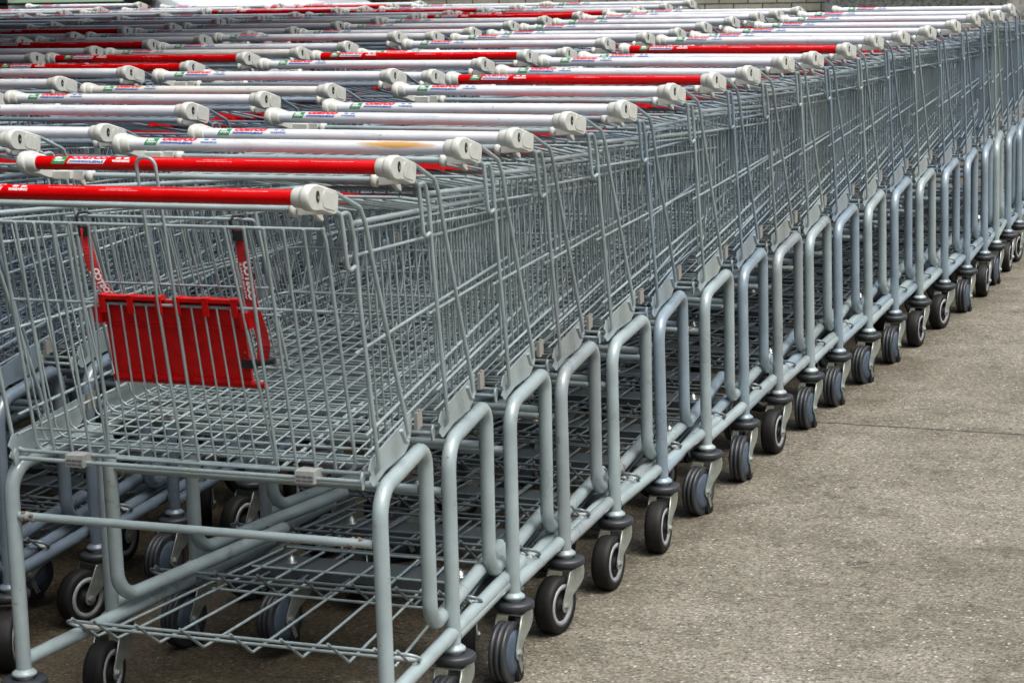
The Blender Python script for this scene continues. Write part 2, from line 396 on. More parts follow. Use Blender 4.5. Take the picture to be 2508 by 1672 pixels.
def make_flap():
    """rear flap, hinge at the origin; u runs down the flap"""
    mb = MB(); d = Vector((0, .07, -.386)).normalized()
    def q(x, u, off=0.): v = d*u; return (x, v.y+off, v.z)
    Lf = .392
    fr = [q(.280, 0), q(.284, .02), q(.286, Lf), q(-.286, Lf), q(-.284, .02), q(-.280, 0)]
    mb.tube(fil(fr, [0, 0, .022, .022, 0, 0], 5), .0030, 8)
    mb.tube([q(-.284, .003), q(.284, .003)], .0028, 8)
    for x in (.251, .217, .184, .151, -.151, -.184, -.217, -.251): mb.tube([q(x, .003, -.003), q(x*1.005, Lf-.002, -.003)], .0027, 7)
    mb.tube([q(.118, .003, -.003), q(.150, Lf-.002, -.003)], .0025, 7); mb.tube([q(-.118, .003, -.003), q(-.150, Lf-.002, -.003)], .0025, 7)
    lp = [q(.0165, -.075, -.004), q(.0165, -.104, -.004), q(-.0165, -.104, -.004), q(-.0165, -.075, -.004), q(-.0145, Lf-.02, -.005), q(-.0145, Lf+.014, -.005), q(.0145, Lf+.014, -.005), q(.0145, Lf-.02, -.005)]
    mb.tube(fil(lp, .0155, 5, True), .0027, 8, closed=True)
    mb.tube([q(-.286, .132, .003), q(.286, .132, .003)], .0026, 7)
    for x in (.108, .084, .062, .040): 
        for s in (1, -1): mb.tube([q(s*x, .132, -.002), q(s*x*1.06, Lf-.002, -.002)], .0017, 6)
    for u in (.352, .372): mb.tube([q(-.284, u, .003), q(.284, u, .003)], .0022, 6)
    return mb, q
def make_seat_back(q):
    mb = MB()
    def w_(x, u): return q(x, u, .026+.03*max(0, u)/.2)
    mb.tube(fil([w_(-.158, .24), w_(-.158, -.006), w_(.158, -.006), w_(.158, .24)], .010, 4), .0026, 7)
    mb.tube([w_(-.158, -.03), w_(-.158, .01)], .0026, 6); mb.tube([w_(.158, -.03), w_(.158, .01)], .0026, 6)
    for u in (.105, .150, .24): mb.tube([w_(-.164, u), w_(.164, u)], .0020, 6)
    for j in range(9): x = -.14+.035*j; mb.tube([w_(x, -.006), w_(x, .24)], .0015, 5)
    return mb
def make_seat(q):
    mb = MB(); X = .122
    def slab(x0, x1, u0, u1, o0, o1, mi=0):
        c = [q(x, u, o) for x, u, o in ((x0,u0,o0),(x1,u0,o0),(x1,u1,o0),(x0,u1,o0),(x0,u0,o1),(x1,u0,o1),(x1,u1,o1),(x0,u1,o1))]
        for f in [(0,3,2,1),(4,5,6,7),(0,1,5,4),(1,2,6,5),(2,3,7,6),(3,0,4,7)]: mb.add([c[i] for i in f], [(0,1,2,3)], mi, False)
    slab(-X, X, .128, .262, .008, .014)
    slab(-X, X, .165, .168, .0055, .008); slab(-X, X, .250, .256, .003, .008)
    for s in (-1, 1):
        a, b = sorted((s*.012, s*X)); slab(a, b, .118, .124, -.004, .014); slab(a, b, .124, .129, .008, .014)
        for x in (s*.016, s*.066, s*(X-.006)): slab(x-.005, x+.005, .118, .146, -.006, -.002); slab(x-.004, x+.004, .1165, .119, -.006, .014)
        a, b = sorted((s*X, s*(X+.014))); slab(a, b, .138, .164, -.004, .010)
        for x in (s*.05, s*.09, s*.02): slab(x-.0012, x+.0012, .246, .262, .003, .009)
    slab(-.012, .012, .124, .129, .006, .014)
    mb.tube([q(-X, .258, .011), q(X+.022, .258, .011)], .0055, 10)
    return mb

def make_shelf():
    mb = MB()
    lp = [(-.325, .118, .2005), (.325, .118, .2005), (.325, .148, .1815), (-.325, .148, .1815)]
    mb.tube(fil(lp, .0165, 6, True), .0029, 8, closed=True)
    for x in (.30, .26, .178, .093, 0, -.093, -.178, -.26, -.30):
        t = x*.72
        mb.tube(fil([(x, .104, .210), (x, .176, .157), (t, .70, .178)], .012, 4), .0027, 7)
    for y, z in ((.46, .166), (.585, .175), (.70, .1815)): mb.tube([(-.325+.11*y+.04, y, z), (.325-.11*y-.04, y, z)], .0027, 7)
    for s in (1, -1): mb.tube([(s*.275, .148, .1815), (s*.312, .148, .1815)], .0048, 8, 1)
    return mb
def make_axle_plate():
    mb = MB()
    mb.box((-.252, .615, .1655), (.252, .69, .1685)); mb.box((-.252, .612, .150), (.252, .6155, .1683)); mb.box((-.252, .6895, .150), (.252, .693, .1683))
    for s in (-1, 1):
        mb.lathe([(.1680, .012), (.1700, .012), (.1701, .0075), (.178, .0072), (.1785, .004), (.183, .004)], 8, 'z', (s*.172, .650, 0), 1)
    return mb

TR = .045
def make_fork(front=False):
    mb = MB()
    mb.box((-.0245, -.024, .1155), (.0245, .027, .1185))
    mb.lathe([(.118, .013), (.126, .013), (.130, .016), (.141, .016)], 14, 'z')
    for s in (-1, 1):
        a, b = sorted((s*.0222, s*.0250))
        poly = [(-.026,.1175),(.029,.1175),(.031,.104),(.027,.092),(.012,.082),(-.016,.070),(-.032,.056),(-.035,.048),(-.040,.043),(-.047,.042),(-.054,.045),(-.058,.053),(-.056,.063),(-.040,.090)]
        mb.prism(poly, a, b, 0, .0004)
        mb.lathe([(s*.0245, .0085), (s*.0265, .0085), (s*.0266, .006), (s*.030, .0056), (s*.0305, .002)], 6, 'x', (0, -TR, .055), 0, False)
    return mb
def make_bumper():
    mb = MB(); mb.lathe([(.1235, .0200), (.1235, .0345), (.1255, .0372), (.1345, .0375), (.137, .035), (.1375, .0205)], 24, 'z'); return mb
def wheel_plain():
    t = MB(); t.lathe([(-.0168, .040), (-.0178, .0515), (-.0145, .0545), (-.007, .056), (.007, .056), (.0145, .0545), (.0178, .0515), (.0168, .040)], 32, 'x', close=False)
    h = MB(); h.lathe([(-.0150, .0395), (-.0176, .0415), (-.0176, .0320), (-.0140, .030), (-.0140, .0), ], 28, 'x', close=False)
    h.lathe([(.0150, .0395), (.0176, .0415), (.0176, .0320), (.0140, .030)], 28, 'x', close=False)
    h.lathe([(.0140, .030), (.0115, .028), (.0120, .014), (.0185, .012), (.0185, .0)], 20, 'x', mi=1, close=False)
    return t, h
def wheel_ribbed():
    t = MB(); pr = [(-.0150, .038)]
    for c in (-.0105, 0, .0105): pr += [(c-.0042, .0495), (c-.0036, .0545), (c, .0552), (c+.0036, .0545), (c+.0042, .0495)]
    pr.append((.0150, .038)); t.lathe(pr, 32, 'x', close=False)
    h = MB()
    for s in (-1, 1): h.lathe([(s*.0148, .0400), (s*.0175, .037), (s*.0200, .028), (s*.0208, .016), (s*.0208, 0)], 24, 'x', close=False)
    return t, h
def brake_block():
    mb = MB(); poly = [(.028,.002),(.030,.020),(.016,.034),(.008,.030),(.002,.010),(.006,.0)]
    mb.prism(poly, -.0185, .0225, 0, .001)
    mb.prism([(-.003,.050),(.006,.052),(.022,.018),(.012,.014)], .0215, .0242, 1, .0004)
    return mb

# ------------------------------------------------------------------ prototypes
def empty(name, loc=(0, 0, 0)):
    o = bpy.data.objects.new(name, None); C.objects.link(o); o.location = loc; o.empty_display_size = .1; return o
cart = empty('shopping_cart')
def part(mb, name, mats, parent=None, loc=None): return mb.build(name, mats, parent or cart, loc)
def make_handle(red):
    sl = MB(); sl.lathe([(-HW, HR), (HW, HR)], 32, 'x'); lb = make_label(red)
    sl.add(lb.v, lb.f, 0, False); sl.m[-len(lb.f):] = [m_+1 for m_ in lb.m]; return sl
handle = part(make_handle(False), 'handle', [S_WHITE, T_WHITE, T_BLUE, T_RED, T_GREEN, T_NAVY, T_DBLUE], loc=(0, HY, HZ))
_h = make_handle(True).build('handle', [S_RED, T_WHITE, T_BLUE, T_RED, T_GREEN, T_WHITE, T_DWHITE]); ME_HRED = _h.data; bpy.data.objects.remove(_h)
for s in (1, -1): part(make_end_cap(s), 'end_cap', [BEIGE, HOLE, ZINC])
cb = MB(); cb.tube([(-.312, -.102, .9355), (.312, -.102, .9355)], .0050, 10)
crossbar = part(cb, 'handle_crossbar', P_GREEN)
for s in (-1, 1):
    c_ = MB(); c_.lathe([(-.004, .004), (-.004, .0105), (-.002, .012), (.003, .012), (.005, .0095), (.007, .004)], 14, 'x', (s*.262, -.102, .9355))
    c_.box((s*.283-.011, -.111, .9285), (s*.283+.011, -.093, .9435)); part(c_, 'crossbar_collar', BEIGE, crossbar)
basket = part(make_basket(), 'basket', P_GREEN)
for s in (1, -1):
    part(make_plate(s), 'side_plate', P_GREEN, basket)
    k_ = MB(); k_.box((s*.305-.003, .196, .546), (s*.305+.003, .206, .574)); k_.box((s*.303-.003, .209, .548), (s*.303+.003, .219, .576)); part(k_, 'metal_clip', STEEL, basket)
for x in (-.198, .212):
    k_ = MB(); k_.box((x-.0165, -.014, .503), (x+.0165, .016, .5225))
    for z in (.5065, .5130):
        for x0 in (-.0145, -.0045, .0055): k_.box((x+x0, -.0152, z), (x+x0+.0085, -.0135, z+.0026), 1)
    part(k_, 'plastic_clip', [CLIPM, mat('clip_slot', (.10, .10, .095), .7)], basket)
for s in (1, -1): part(make_support(s), 'bracing_rod', P_GREEN)
flapmb, q = make_flap(); flap = part(flapmb, 'rear_flap', P_GREEN, loc=(0, -.052, .902))
part(make_seat_back(q), 'seat_back', P_GREEN, flap); part(make_seat(q), 'child_seat', REDP, flap)
for s in (1, -1): part(make_side_frame(s), 'side_frame', P_GREEN)
t_ = MB(); t_.tube([(-.318, 0, .412), (.318, 0, .412)], .0072, 12); 
for x, k in ((-.300, 10), (.290, 8)):
    for i in range(k):
        a = random.uniform(0, 6.28); t_.lathe([(-.005, .0005), (-.002, .0035), (.002, .003), (.005, .0005)], 6, 'x', (x+random.uniform(-.012, .012), .0065*math.cos(a), .412+.0065*math.sin(a)), 1)
part(t_, 'lower_crossbar', [P_GREEN, GUNK])
t_ = MB(); t_.tube([(-.285, .243, .438), (.285, .243, .438)], .0072, 12); part(t_, 'upper_crossbar', P_GREEN)
part(make_shelf(), 'bottom_rack', [P_RACK, CLIPM]); part(make_axle_plate(), 'axle_plate', [mat('shaded_plate_paint', (.055, .070, .075), .5), ZINC])  # plate colour darkened in place of the shade around it
FORK = make_fork().build('caster', ZINC, cart); BMP = make_bumper().build('bumper_ring', BUMP_, FORK)
tA, hA = wheel_plain(); tB, hB = wheel_ribbed()
def mk(mb, n, m_): o = mb.build(n, m_); me = o.data; bpy.data.objects.remove(o); return me
ME_TA, ME_HA = mk(tA, 'tyre', RUB), mk(hA, 'hub', [RIMG, RUB]); ME_TB, ME_HB = mk(tB, 'tyre', BUMP_), mk(hB, 'hub', DOME); ME_BK = mk(brake_block(), 'brake_block', [RUB, ZINC])
ME_FORK, ME_BMP = FORK.data, BMP.data
bpy.data.objects.remove(BMP); bpy.data.objects.remove(FORK)
def caster(parent, loc, rz, ribbed, bumper=True):
    def ob(n, me, p, l=None, r=None):
        o = bpy.data.objects.new(n, me); C.objects.link(o); o.parent = p
        if l: o.location = l
        if r: o.rotation_euler = r
        return o
    f = ob('caster', ME_FORK, parent, loc, (0, 0, rz))
    if bumper: ob('bumper_ring', ME_BMP, f)
    ob('tyre', ME_TB if ribbed else ME_TA, f, (0, -TR, .055)); ob('hub', ME_HB if ribbed else ME_HA, f, (0, -TR, .055))
    if ribbed: ob('brake_block', ME_BK, f, (0, -TR, 0))
    return f
PARTS = list(cart.children)
def copy_cart():
    c = cart.copy(); C.objects.link(c)
    def rec(src, dst):
        for ch in src.children:
            n = ch.copy(); C.objects.link(n); n.parent = dst; rec(ch, n)
    rec(cart, c); return c

ORD = ['first','second','third','fourth','fifth','sixth','seventh','eighth','ninth','tenth','eleventh','twelfth','thirteenth','fourteenth','fifteenth','sixteenth','seventeenth','eighteenth','nineteenth','twentieth','twenty-first','twenty-second']
# (row, x, y, turn, height scale, tilt)
ROW0 = [(.1189,-.0273,.0244,.002,0),(.080,.294,.028,.004,-.016),(.055,.612,.003,.001,-.018),(.0342,.9179,-.0202,-.007,0),(.0217,1.2338,-.061,-.0045,0),
 (.0193,1.508,-.0048,-.001,.024),(.0094,1.840,-.042,.003,.002),(-.006,2.1655,-.030,.005,.010),(-.013,2.4804,-.0625,0,.015),(-.015,2.7674,-.050,.008,.020),
 (-.019,3.063,-.062,-.001,.024),(-.020,3.378,-.048,.002,.024),(-.023,3.697,-.062,.007,.021),(-.017,3.982,-.060,0,.019),(-.013,4.303,-.062,-.003,.018),
 (-.013,4.608,-.023,-.001,.017),(-.025,4.929,.005,.002,.013),(-.039,5.185,.013,.006,.015),(-.060,5.506,-.013,-.015,.013),(-.070,5.751,-.011,-.003,.014)]
ROWS = {1: (-.865, [(.07,0),(.379,.003),(.67,.005),(.959,-.011),(1.28,.004),(1.59,.002),(1.899,-.004),(2.225,.007),(2.462,-.012),(2.765,-.002),(3.07,0),(3.355,-.012),(3.667,-.002),(4.025,-.005),(4.315,-.009),(4.592,-.003),(4.893,-.001),(5.172,.001),(5.424,-.002),(5.694,-.004)]),
 2: (-1.66, [(1.36,0),(1.665,0),(1.97,.007),(2.285,.011),(2.591,.003),(2.903,.007),(3.214,.002),(3.516,.001),(3.864,.012),(4.145,-.004),(4.447,-.007),(4.785,-.003),(5.104,-.001),(5.446,-.002),(5.773,-.009),(6.097,-.011),(6.43,-.014),(6.731,-.012)]),
 3: (-2.43, [(2.64,0),(2.972,.004),(3.29,.004),(3.62,.005),(3.948,.001),(4.265,-.003),(4.583,-.006),(4.934,-.005),(5.267,-.004),(5.583,-.009),(5.925,-.012),(6.268,-.014),(6.62,-.019),(6.954,-.022)]),
 4: (-3.20, [(3.99,-.003),(4.317,-.005),(4.663,-.004),(4.991,-.008),(5.352,-.006),(5.688,-.010),(6.002,-.014),(6.39,-.012),(6.66,-.018),(6.936,-.018),(7.23,-.021)]),
 5: (-3.95, [(5.283,-.011),(5.53,-.009),(5.784,-.006),(6.133,-.010),(6.493,-.013),(6.85,-.018),(7.202,-.020)]),
 6: (-4.72, [(6.15,-.01),(6.477,-.008),(6.792,-.011),(7.15,-.004)])}
RED = {(0,0),(0,1),(0,7),(0,11),(1,10),(2,4),(2,5),(2,13),(2,14),(3,3),(3,11),(4,2),(4,7),(4,9)}
CREAM = {(1,6),(2,6),(3,8)}
TINT0 = [0,0,0,2,0,1,0,1,2,0,1,0,1,0,1,1,1,0,1,1]
RIB0 = [1,1,1,0,0,0,1,1,0,1,1,1,1,0,0,1,0,1,0,0]
ROWNAME = {0:'the rightmost row', 1:'the second row from the right', 2:'the third row from the right', 3:'the fourth row from the right', 4:'the fifth row from the right', 5:'the sixth row from the right', 6:'the leftmost far row'}
def set_mat(o, m_):
    o.material_slots[0].link = 'OBJECT'; o.material_slots[0].material = m_
def place(row, k, n, x, y, rz, sz, tilt):
    first = (row == 0 and k == 0)
    c = cart if first else copy_cart()
    c.location = (x, y, 0); c.rotation_euler = (tilt, 0, rz); c.scale = (1, 1, 1+sz)
    rd = (row, k) in RED; cr = (row, k) in CREAM
    if row == 0: tint = PAINTS[TINT0[k]]
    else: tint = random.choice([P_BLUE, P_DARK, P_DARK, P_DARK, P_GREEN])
    hm = S_RED if rd else (S_CREAM if cr else S_WHITE)
    if (row, k) == (0, 2): hm = S_STAIN
    def rec(o):
        for ch in o.children:
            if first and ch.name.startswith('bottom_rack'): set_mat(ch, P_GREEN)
            if ch.type == 'MESH' and ch.material_slots and ch.material_slots[0].material in PAINTS and not first: set_mat(ch, P_SHADED if row > 0 and ch.name.split('.')[0] in ('side_frame', 'lower_crossbar', 'upper_crossbar') else tint)
            st = ch.name.split('.')[0]
            if st == 'handle':
                if rd: ch.data = ME_HRED
                else: set_mat(ch, hm)
            if st == 'rear_flap' and not first: ch.rotation_euler = (math.radians(69.5+random.uniform(-1.5, 1)), 0, 0)
            rec(ch)
    rec(c)
    rr = random.random
    for s in (1, -1):
        if row == 0 and s == 1: rib = RIB0[k]; a = random.uniform(-.12, .10)
        else: rib = rr() < .5; a = random.uniform(-.5, .5)
        caster(c, (s*.33, 0, 0), a, rib)
    for s in (1, -1): caster(c, (s*.172, .650, .018), random.uniform(-.7, .7), rr() < .3, False)
    col = 'red' if rd else ('cream' if cr else 'white')
    c['category'] = 'shopping cart'; c['group'] = 'shopping carts nested in long rows'
    if first: lab = 'red-handled wire cart nearest of all, its red child seat hanging behind the closed flap'
    elif (row, k) == (0, 2): lab = 'wire cart with brown-stained white handle, third from the front of the rightmost row'
    elif row in (0, 1): lab = '%s-handled wire cart, %s from the front of %s' % (col, ORD[k], ROWNAME[row])
    else: lab = '%s-handled wire cart, %s from the far end of %s' % (col, ORD[n-1-k], ROWNAME[row])
    c['label'] = lab
    return c
jobs = [(0, k, 20, x, y, rz, sz, tl) for k, (x, y, rz, sz, tl) in enumerate(ROW0)]
for r, (x, ls) in ROWS.items():
    for k, (y, sz) in enumerate(ls):
        jobs.append((r, k, len(ls), x, y, random.uniform(-.008, .008), sz, 0))
carts = {}
for j in jobs[1:] + jobs[:1]:
    carts[(j[0], j[1])] = place(*j)
c0 = carts[(0, 0)]; flap0 = [o for o in c0.children if o.name.startswith('rear_flap')][0]

# straps on the nearest cart's child seat
def ribbon(pts, wid, th, mat_, name, parent, text=None, span=None):
    """pts: list of (centre, width direction); text is printed along the ribbon"""
    P = [Vector(p) for p, _ in pts]; W = [Vector(w_).normalized() for _, w_ in pts]
    S = [0]
    for i in range(1, len(P)): S.append(S[-1]+(P[i]-P[i-1]).length)
    def at(s):
        s = max(0, min(S[-1]-1e-6, s)); i = 0
        while i < len(S)-2 and S[i+1] < s: i += 1
        t = (s-S[i])/(S[i+1]-S[i]); p = P[i].lerp(P[i+1], t); w_ = W[i].lerp(W[i+1], t).normalized()
        tt = (P[i+1]-P[i]).normalized(); n = w_.cross(tt).normalized(); return p, w_, n
    mb = MB(); K = 28; vs = []
    for k in range(K+1):
        p, w_, n = at(S[-1]*k/K)
        for a, b in ((-1, -1), (1, -1), (1, 1), (-1, 1)): vs.append(p+w_*wid/2*a+n*th/2*b)
    mb.add(vs, [(4*k+j, 4*k+(j+1) % 4, 4*k+4+(j+1) % 4, 4*k+4+j) for k in range(K) for j in range(4)], 0, False)
    if text:
        for body, s0, s1, a0, a1 in text:
            v, f = fit_text(body, s0, s1, a0, a1, 0, .0006 if body == 'COSTCO' else .0003); out = []
            for sx_, a in v:
                p, w_, n = at(S[-1]*span-sx_ if span else sx_); nn = n if n.y < 0 else -n
                out.append(p+w_*a+nn*(th/2+.0003))
            mb.add(out, f, 1, False)
    return mb.build(name, [mat_, T_WHITE], parent)
hy, hz = -.052, .902
R_ = [((.130,-.030,.893),(1,0,0)),((.132,-.028,.866),(1,.1,0)),((.133,-.022,.831),(1,.2,.05)),((.136,-.014,.780),(1,.1,.05)),((.145,-.009,.743),(1,.2,0)),((.148,-.004,.713),(.9,.4,0)),((.141,.002,.683),(.6,.7,0))]
L_ = [((-.140,-.030,.890),(.5,.9,0)),((-.141,-.026,.862),(.4,.9,.1)),((-.1385,-.020,.831),(.8,.5,.1)),((-.131,-.014,.801),(.95,.2,.35)),((-.115,-.008,.779),(.85,.1,.6)),((-.104,.004,.762),(.9,.1,.55))]
off = lambda A: [((p[0], p[1]-hy, p[2]-hz), w_) for p, w_ in A]
ribbon(off(R_), .0195, .0012, STRAP, 'seat_strap', flap0, [('COSTCO', .018, .080, -.0035, .0090), ('WHOLESALE', .020, .078, -.0086, -.0050)], .60)
ribbon(off(L_), .0180, .0012, STRAP, 'seat_strap', flap0, [('COSTCO', .008, .062, -.0030, .0082), ('WHOLESALE', .010, .059, -.0080, -.0046)], .90)
for x in (-.140, .130):
    k_ = MB(); pts = [(x-.009, .024, -.020), (x-.009, .012, .004), (x-.006, .016, .012), (x+.004, .022, .013), (x+.010, .030, .006), (x+.010, .032, -.004)]
    k_.tube(fil(pts, .004, 3), .0022, 6); k_.box((x-.010, .018, -.026), (x+.006, .022, -.010)); k_.build('strap_clip', BLK, flap0)
k_ = MB(); k_.box((.112, .040, -.2245), (.134, .052, -.212)); k_.tube([(.13, .046, -.219), (.148, .043, -.2155), (.168, .042, -.212)], .0046, 8); k_.build('strap_buckle', BLK, flap0)
k_ = MB(); k_.tube(fil([(.118, .05, -.226), (.112, .047, -.206), (.118, .044, -.200)], .004, 3), .003, 6); k_.build('strap_loop', STRAP, flap0)

# ------------------------------------------------------------------ ground
def concrete():
    m = mat('aggregate_concrete', (.3, .28, .25), .82, 0, .35); b = m.node_tree.nodes['Principled BSDF']
    g = N(m, 'ShaderNodeNewGeometry'); v = g.outputs['Position']
    big = noise(m, 1.1, 5, .6, vec=v); mid = noise(m, 7, 7, .72, vec=v); fine = noise(m, 110, 6, .8, vec=v)
    vo = N(m, 'ShaderNodeTexVoronoi'); vo.inputs['Scale'].default_value = 120; L(m, v, vo.inputs['Vector'])
    vo2 = N(m, 'ShaderNodeTexVoronoi'); vo2.inputs['Scale'].default_value = 70; L(m, v, vo2.inputs['Vector'])
    base = ramp(m, big.outputs[0], [(.36, (.122, .112, .083)), (.5, (.152, .141, .108)), (.64, (.180, .169, .134))])
    c = mixc(m, .75, base.outputs[0], ramp(m, mid.outputs[0], [(.36, (.56, .54, .50)), (.49, (.98, .98, .96)), (.64, (1.24, 1.24, 1.26))]).outputs[0], 'MULTIPLY')
    pit = noise(m, 42, 6, .82, vec=v)
    c = mixc(m, .85, c, ramp(m, pit.outputs[0], [(.36, (.22, .20, .17)), (.45, (.92, .92, .92)), (.62, (1.25, 1.25, 1.25))]).outputs[0], 'MULTIPLY')
    c = mixc(m, .9, c, ramp(m, fine.outputs[0], [(.36, (.08, .07, .06)), (.46, (.8, .8, .8)), (.60, (1.7, 1.7, 1.7))]).outputs[0], 'MULTIPLY')
    # stones: each cell its own tone, some pale chips
    sep = N(m, 'ShaderNodeSeparateColor'); L(m, vo.outputs['Color'], sep.inputs[0])
    st = ramp(m, sep.outputs[0], [(0, (.030, .025, .018)), (.3, (.088, .080, .060)), (.7, (.145, .136, .112)), (.90, (.24, .24, .22)), (.96, (.50, .50, .48)), (1, (.36, .26, .18))])
    msk = ramp(m, vo.outputs['Distance'], [(.28, (1, 1, 1)), (.42, (0, 0, 0))]); k = N(m, 'ShaderNodeMath', operation='MULTIPLY'); L(m, msk.outputs[0], k.inputs[0]); k.inputs[1].default_value = .8
    c = mixc(m, k.outputs[0], c, st.outputs[0])
    sep2 = N(m, 'ShaderNodeSeparateColor'); L(m, vo2.outputs['Color'], sep2.inputs[0])
    pick = ramp(m, sep2.outputs[1], [(.90, (0, 0, 0)), (.92, (1, 1, 1))]); m2 = ramp(m, vo2.outputs['Distance'], [(.20, (1, 1, 1)), (.30, (0, 0, 0))])
    k2 = N(m, 'ShaderNodeMath', operation='MULTIPLY'); L(m, pick.outputs[0], k2.inputs[0]); L(m, m2.outputs[0], k2.inputs[1])
    c = mixc(m, k2.outputs[0], c, ramp(m, sep2.outputs[0], [(0, (.03, .025, .02)), (.45, (.09, .08, .06)), (.5, (.44, .44, .42)), (1, (.36, .28, .20))]).outputs[0])
    # control joint along X at y = 2.78
    sp = N(m, 'ShaderNodeSeparateXYZ'); L(m, v, sp.inputs[0]); jn = noise(m, 22, 4, .7, vec=v)
    # brown dirt and moss along the rows, painted darker to deepen shade under carts
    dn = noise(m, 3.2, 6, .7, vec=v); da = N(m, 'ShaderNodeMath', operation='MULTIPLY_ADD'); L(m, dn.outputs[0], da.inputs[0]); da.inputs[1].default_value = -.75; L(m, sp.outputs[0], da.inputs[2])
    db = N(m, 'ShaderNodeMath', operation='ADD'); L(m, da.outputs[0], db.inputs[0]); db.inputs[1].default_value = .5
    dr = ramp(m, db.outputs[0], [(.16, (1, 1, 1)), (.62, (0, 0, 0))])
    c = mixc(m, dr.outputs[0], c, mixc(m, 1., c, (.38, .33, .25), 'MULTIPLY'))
    a = N(m, 'ShaderNodeMath', operation='MULTIPLY_ADD'); L(m, jn.outputs[0], a.inputs[0]); a.inputs[1].default_value = .022; a.inputs[2].default_value = -2.791
    s_ = N(m, 'ShaderNodeMath', operation='ADD'); L(m, sp.outputs[1], s_.inputs[0]); L(m, a.outputs[0], s_.inputs[1])
    ab = N(m, 'ShaderNodeMath', operation='ABSOLUTE'); L(m, s_.outputs[0], ab.inputs[0])
    jr = ramp(m, ab.outputs[0], [(.0030, (1, 1, 1)), (.0065, (0, 0, 0))])
    c = mixc(m, jr.outputs[0], c, (.012, .011, .008))
    # ragged spalled line running from near the wheels towards the open side
    a1 = N(m, 'ShaderNodeMath', operation='MULTIPLY'); L(m, sp.outputs[0], a1.inputs[0]); a1.inputs[1].default_value = 2.6
    a2 = N(m, 'ShaderNodeMath', operation='ADD'); L(m, a1.outputs[0], a2.inputs[0]); L(m, sp.outputs[1], a2.inputs[1])
    cn = noise(m, 4.2, 7, .75, vec=v); a3 = N(m, 'ShaderNodeMath', operation='MULTIPLY_ADD'); L(m, cn.outputs[0], a3.inputs[0]); a3.inputs[1].default_value = 1.5; L(m, a2.outputs[0], a3.inputs[2])
    a4 = N(m, 'ShaderNodeMath', operation='ADD'); L(m, a3.outputs[0], a4.inputs[0]); a4.inputs[1].default_value = -4.35
    a5 = N(m, 'ShaderNodeMath', operation='ABSOLUTE'); L(m, a4.outputs[0], a5.inputs[0]); cl = ramp(m, a5.outputs[0], [(.008, (1, 1, 1)), (.035, (0, 0, 0))])
    gate = ramp(m, noise(m, 6.5, 3, .6, vec=v).outputs[0], [(.50, (0, 0, 0)), (.60, (1, 1, 1))])
    a6 = N(m, 'ShaderNodeMath', operation='MULTIPLY'); L(m, cl.outputs[0], a6.inputs[0]); L(m, gate.outputs[0], a6.inputs[1])
    c = mixc(m, a6.outputs[0], c, (.035, .028, .018))
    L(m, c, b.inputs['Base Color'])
    h = N(m, 'ShaderNodeMath', operation='MULTIPLY_ADD'); L(m, vo.outputs['Distance'], h.inputs[0]); h.inputs[1].default_value = -.5; L(m, fine.outputs[0], h.inputs[2])
    bump(m, h.outputs[0], .8, .0025)
    return m
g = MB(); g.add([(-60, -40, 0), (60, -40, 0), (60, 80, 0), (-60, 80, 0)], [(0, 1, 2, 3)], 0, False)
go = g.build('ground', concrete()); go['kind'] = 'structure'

# ------------------------------------------------------------------ walls behind
def brickmat():
    m = mat('painted_block', (.4, .4, .3), .85, 0, .3); b = m.node_tree.nodes['Principled BSDF']
    t = N(m, 'ShaderNodeTexCoord'); mp = N(m, 'ShaderNodeMapping'); L(m, t.outputs['Object'], mp.inputs[0]); mp.inputs['Rotation'].default_value = (math.pi/2, 0, 0)
    br = N(m, 'ShaderNodeTexBrick'); L(m, mp.outputs[0], br.inputs['Vector'])
    br.inputs['Color1'].default_value = (.46, .45, .36, 1); br.inputs['Color2'].default_value = (.38, .37, .29, 1); br.inputs['Mortar'].default_value = (.085, .08, .05, 1)
    br.inputs['Scale'].default_value = 1; br.inputs['Brick Width'].default_value = .230; br.inputs['Row Height'].default_value = .064; br.inputs['Mortar Size'].default_value = .0055
    n1 = noise(m, 45, 5, .7); n2 = noise(m, 5, 4, .6)
    c = mixc(m, .6, br.outputs[0], ramp(m, n1.outputs[0], [(.3, (.55, .55, .55)), (.6, (1.15, 1.15, 1.15))]).outputs[0], 'MULTIPLY')
    c = mixc(m, .6, c, ramp(m, n2.outputs[0], [(.3, (.7, .7, .66)), (.6, (1.1, 1.1, 1.1))]).outputs[0], 'MULTIPLY')
    L(m, c, b.inputs['Base Color']); bump(m, br.outputs[1], -.8, .01); return m
def stucco(name, a, b_, sc=60, st=1.):
    m = mat(name, a, .9, 0, .25); n1 = noise(m, sc, 5, .7); n2 = noise(m, 3, 4, .6)
    c = ramp(m, n1.outputs[0], [(.35, tuple(x*.35 for x in a)), (.5, a), (.7, b_)])
    c2 = mixc(m, .5, c.outputs[0], ramp(m, n2.outputs[0], [(.3, (.7,)*3), (.7, (1.1,)*3)]).outputs[0], 'MULTIPLY')
    L(m, c2, m.node_tree.nodes['Principled BSDF'].inputs['Base Color']); bump(m, n1.outputs[0], st, .02); return m
def wall(name, parts, lab, cat='wall'):
    mats = []; mb = MB()
    for a, b_, m_ in parts:
        if m_ not in mats: mats.append(m_)
        mb.box(a, b_, mats.index(m_))
    o = mb.build(name, mats); o['label'] = lab; o['category'] = cat; return o
WHITEP = stucco('weathered_white_paint', (.50, .51, .50), (.66, .67, .66), 25, .2)
wall('block_wall', [((-7.10, 14.0, 0), (-2.72, 14.22, 1.15), brickmat()), ((-7.10, 13.98, 1.15), (-2.72, 14.24, 1.21), WHITEP)], 'low beige block wall standing behind the far carts')
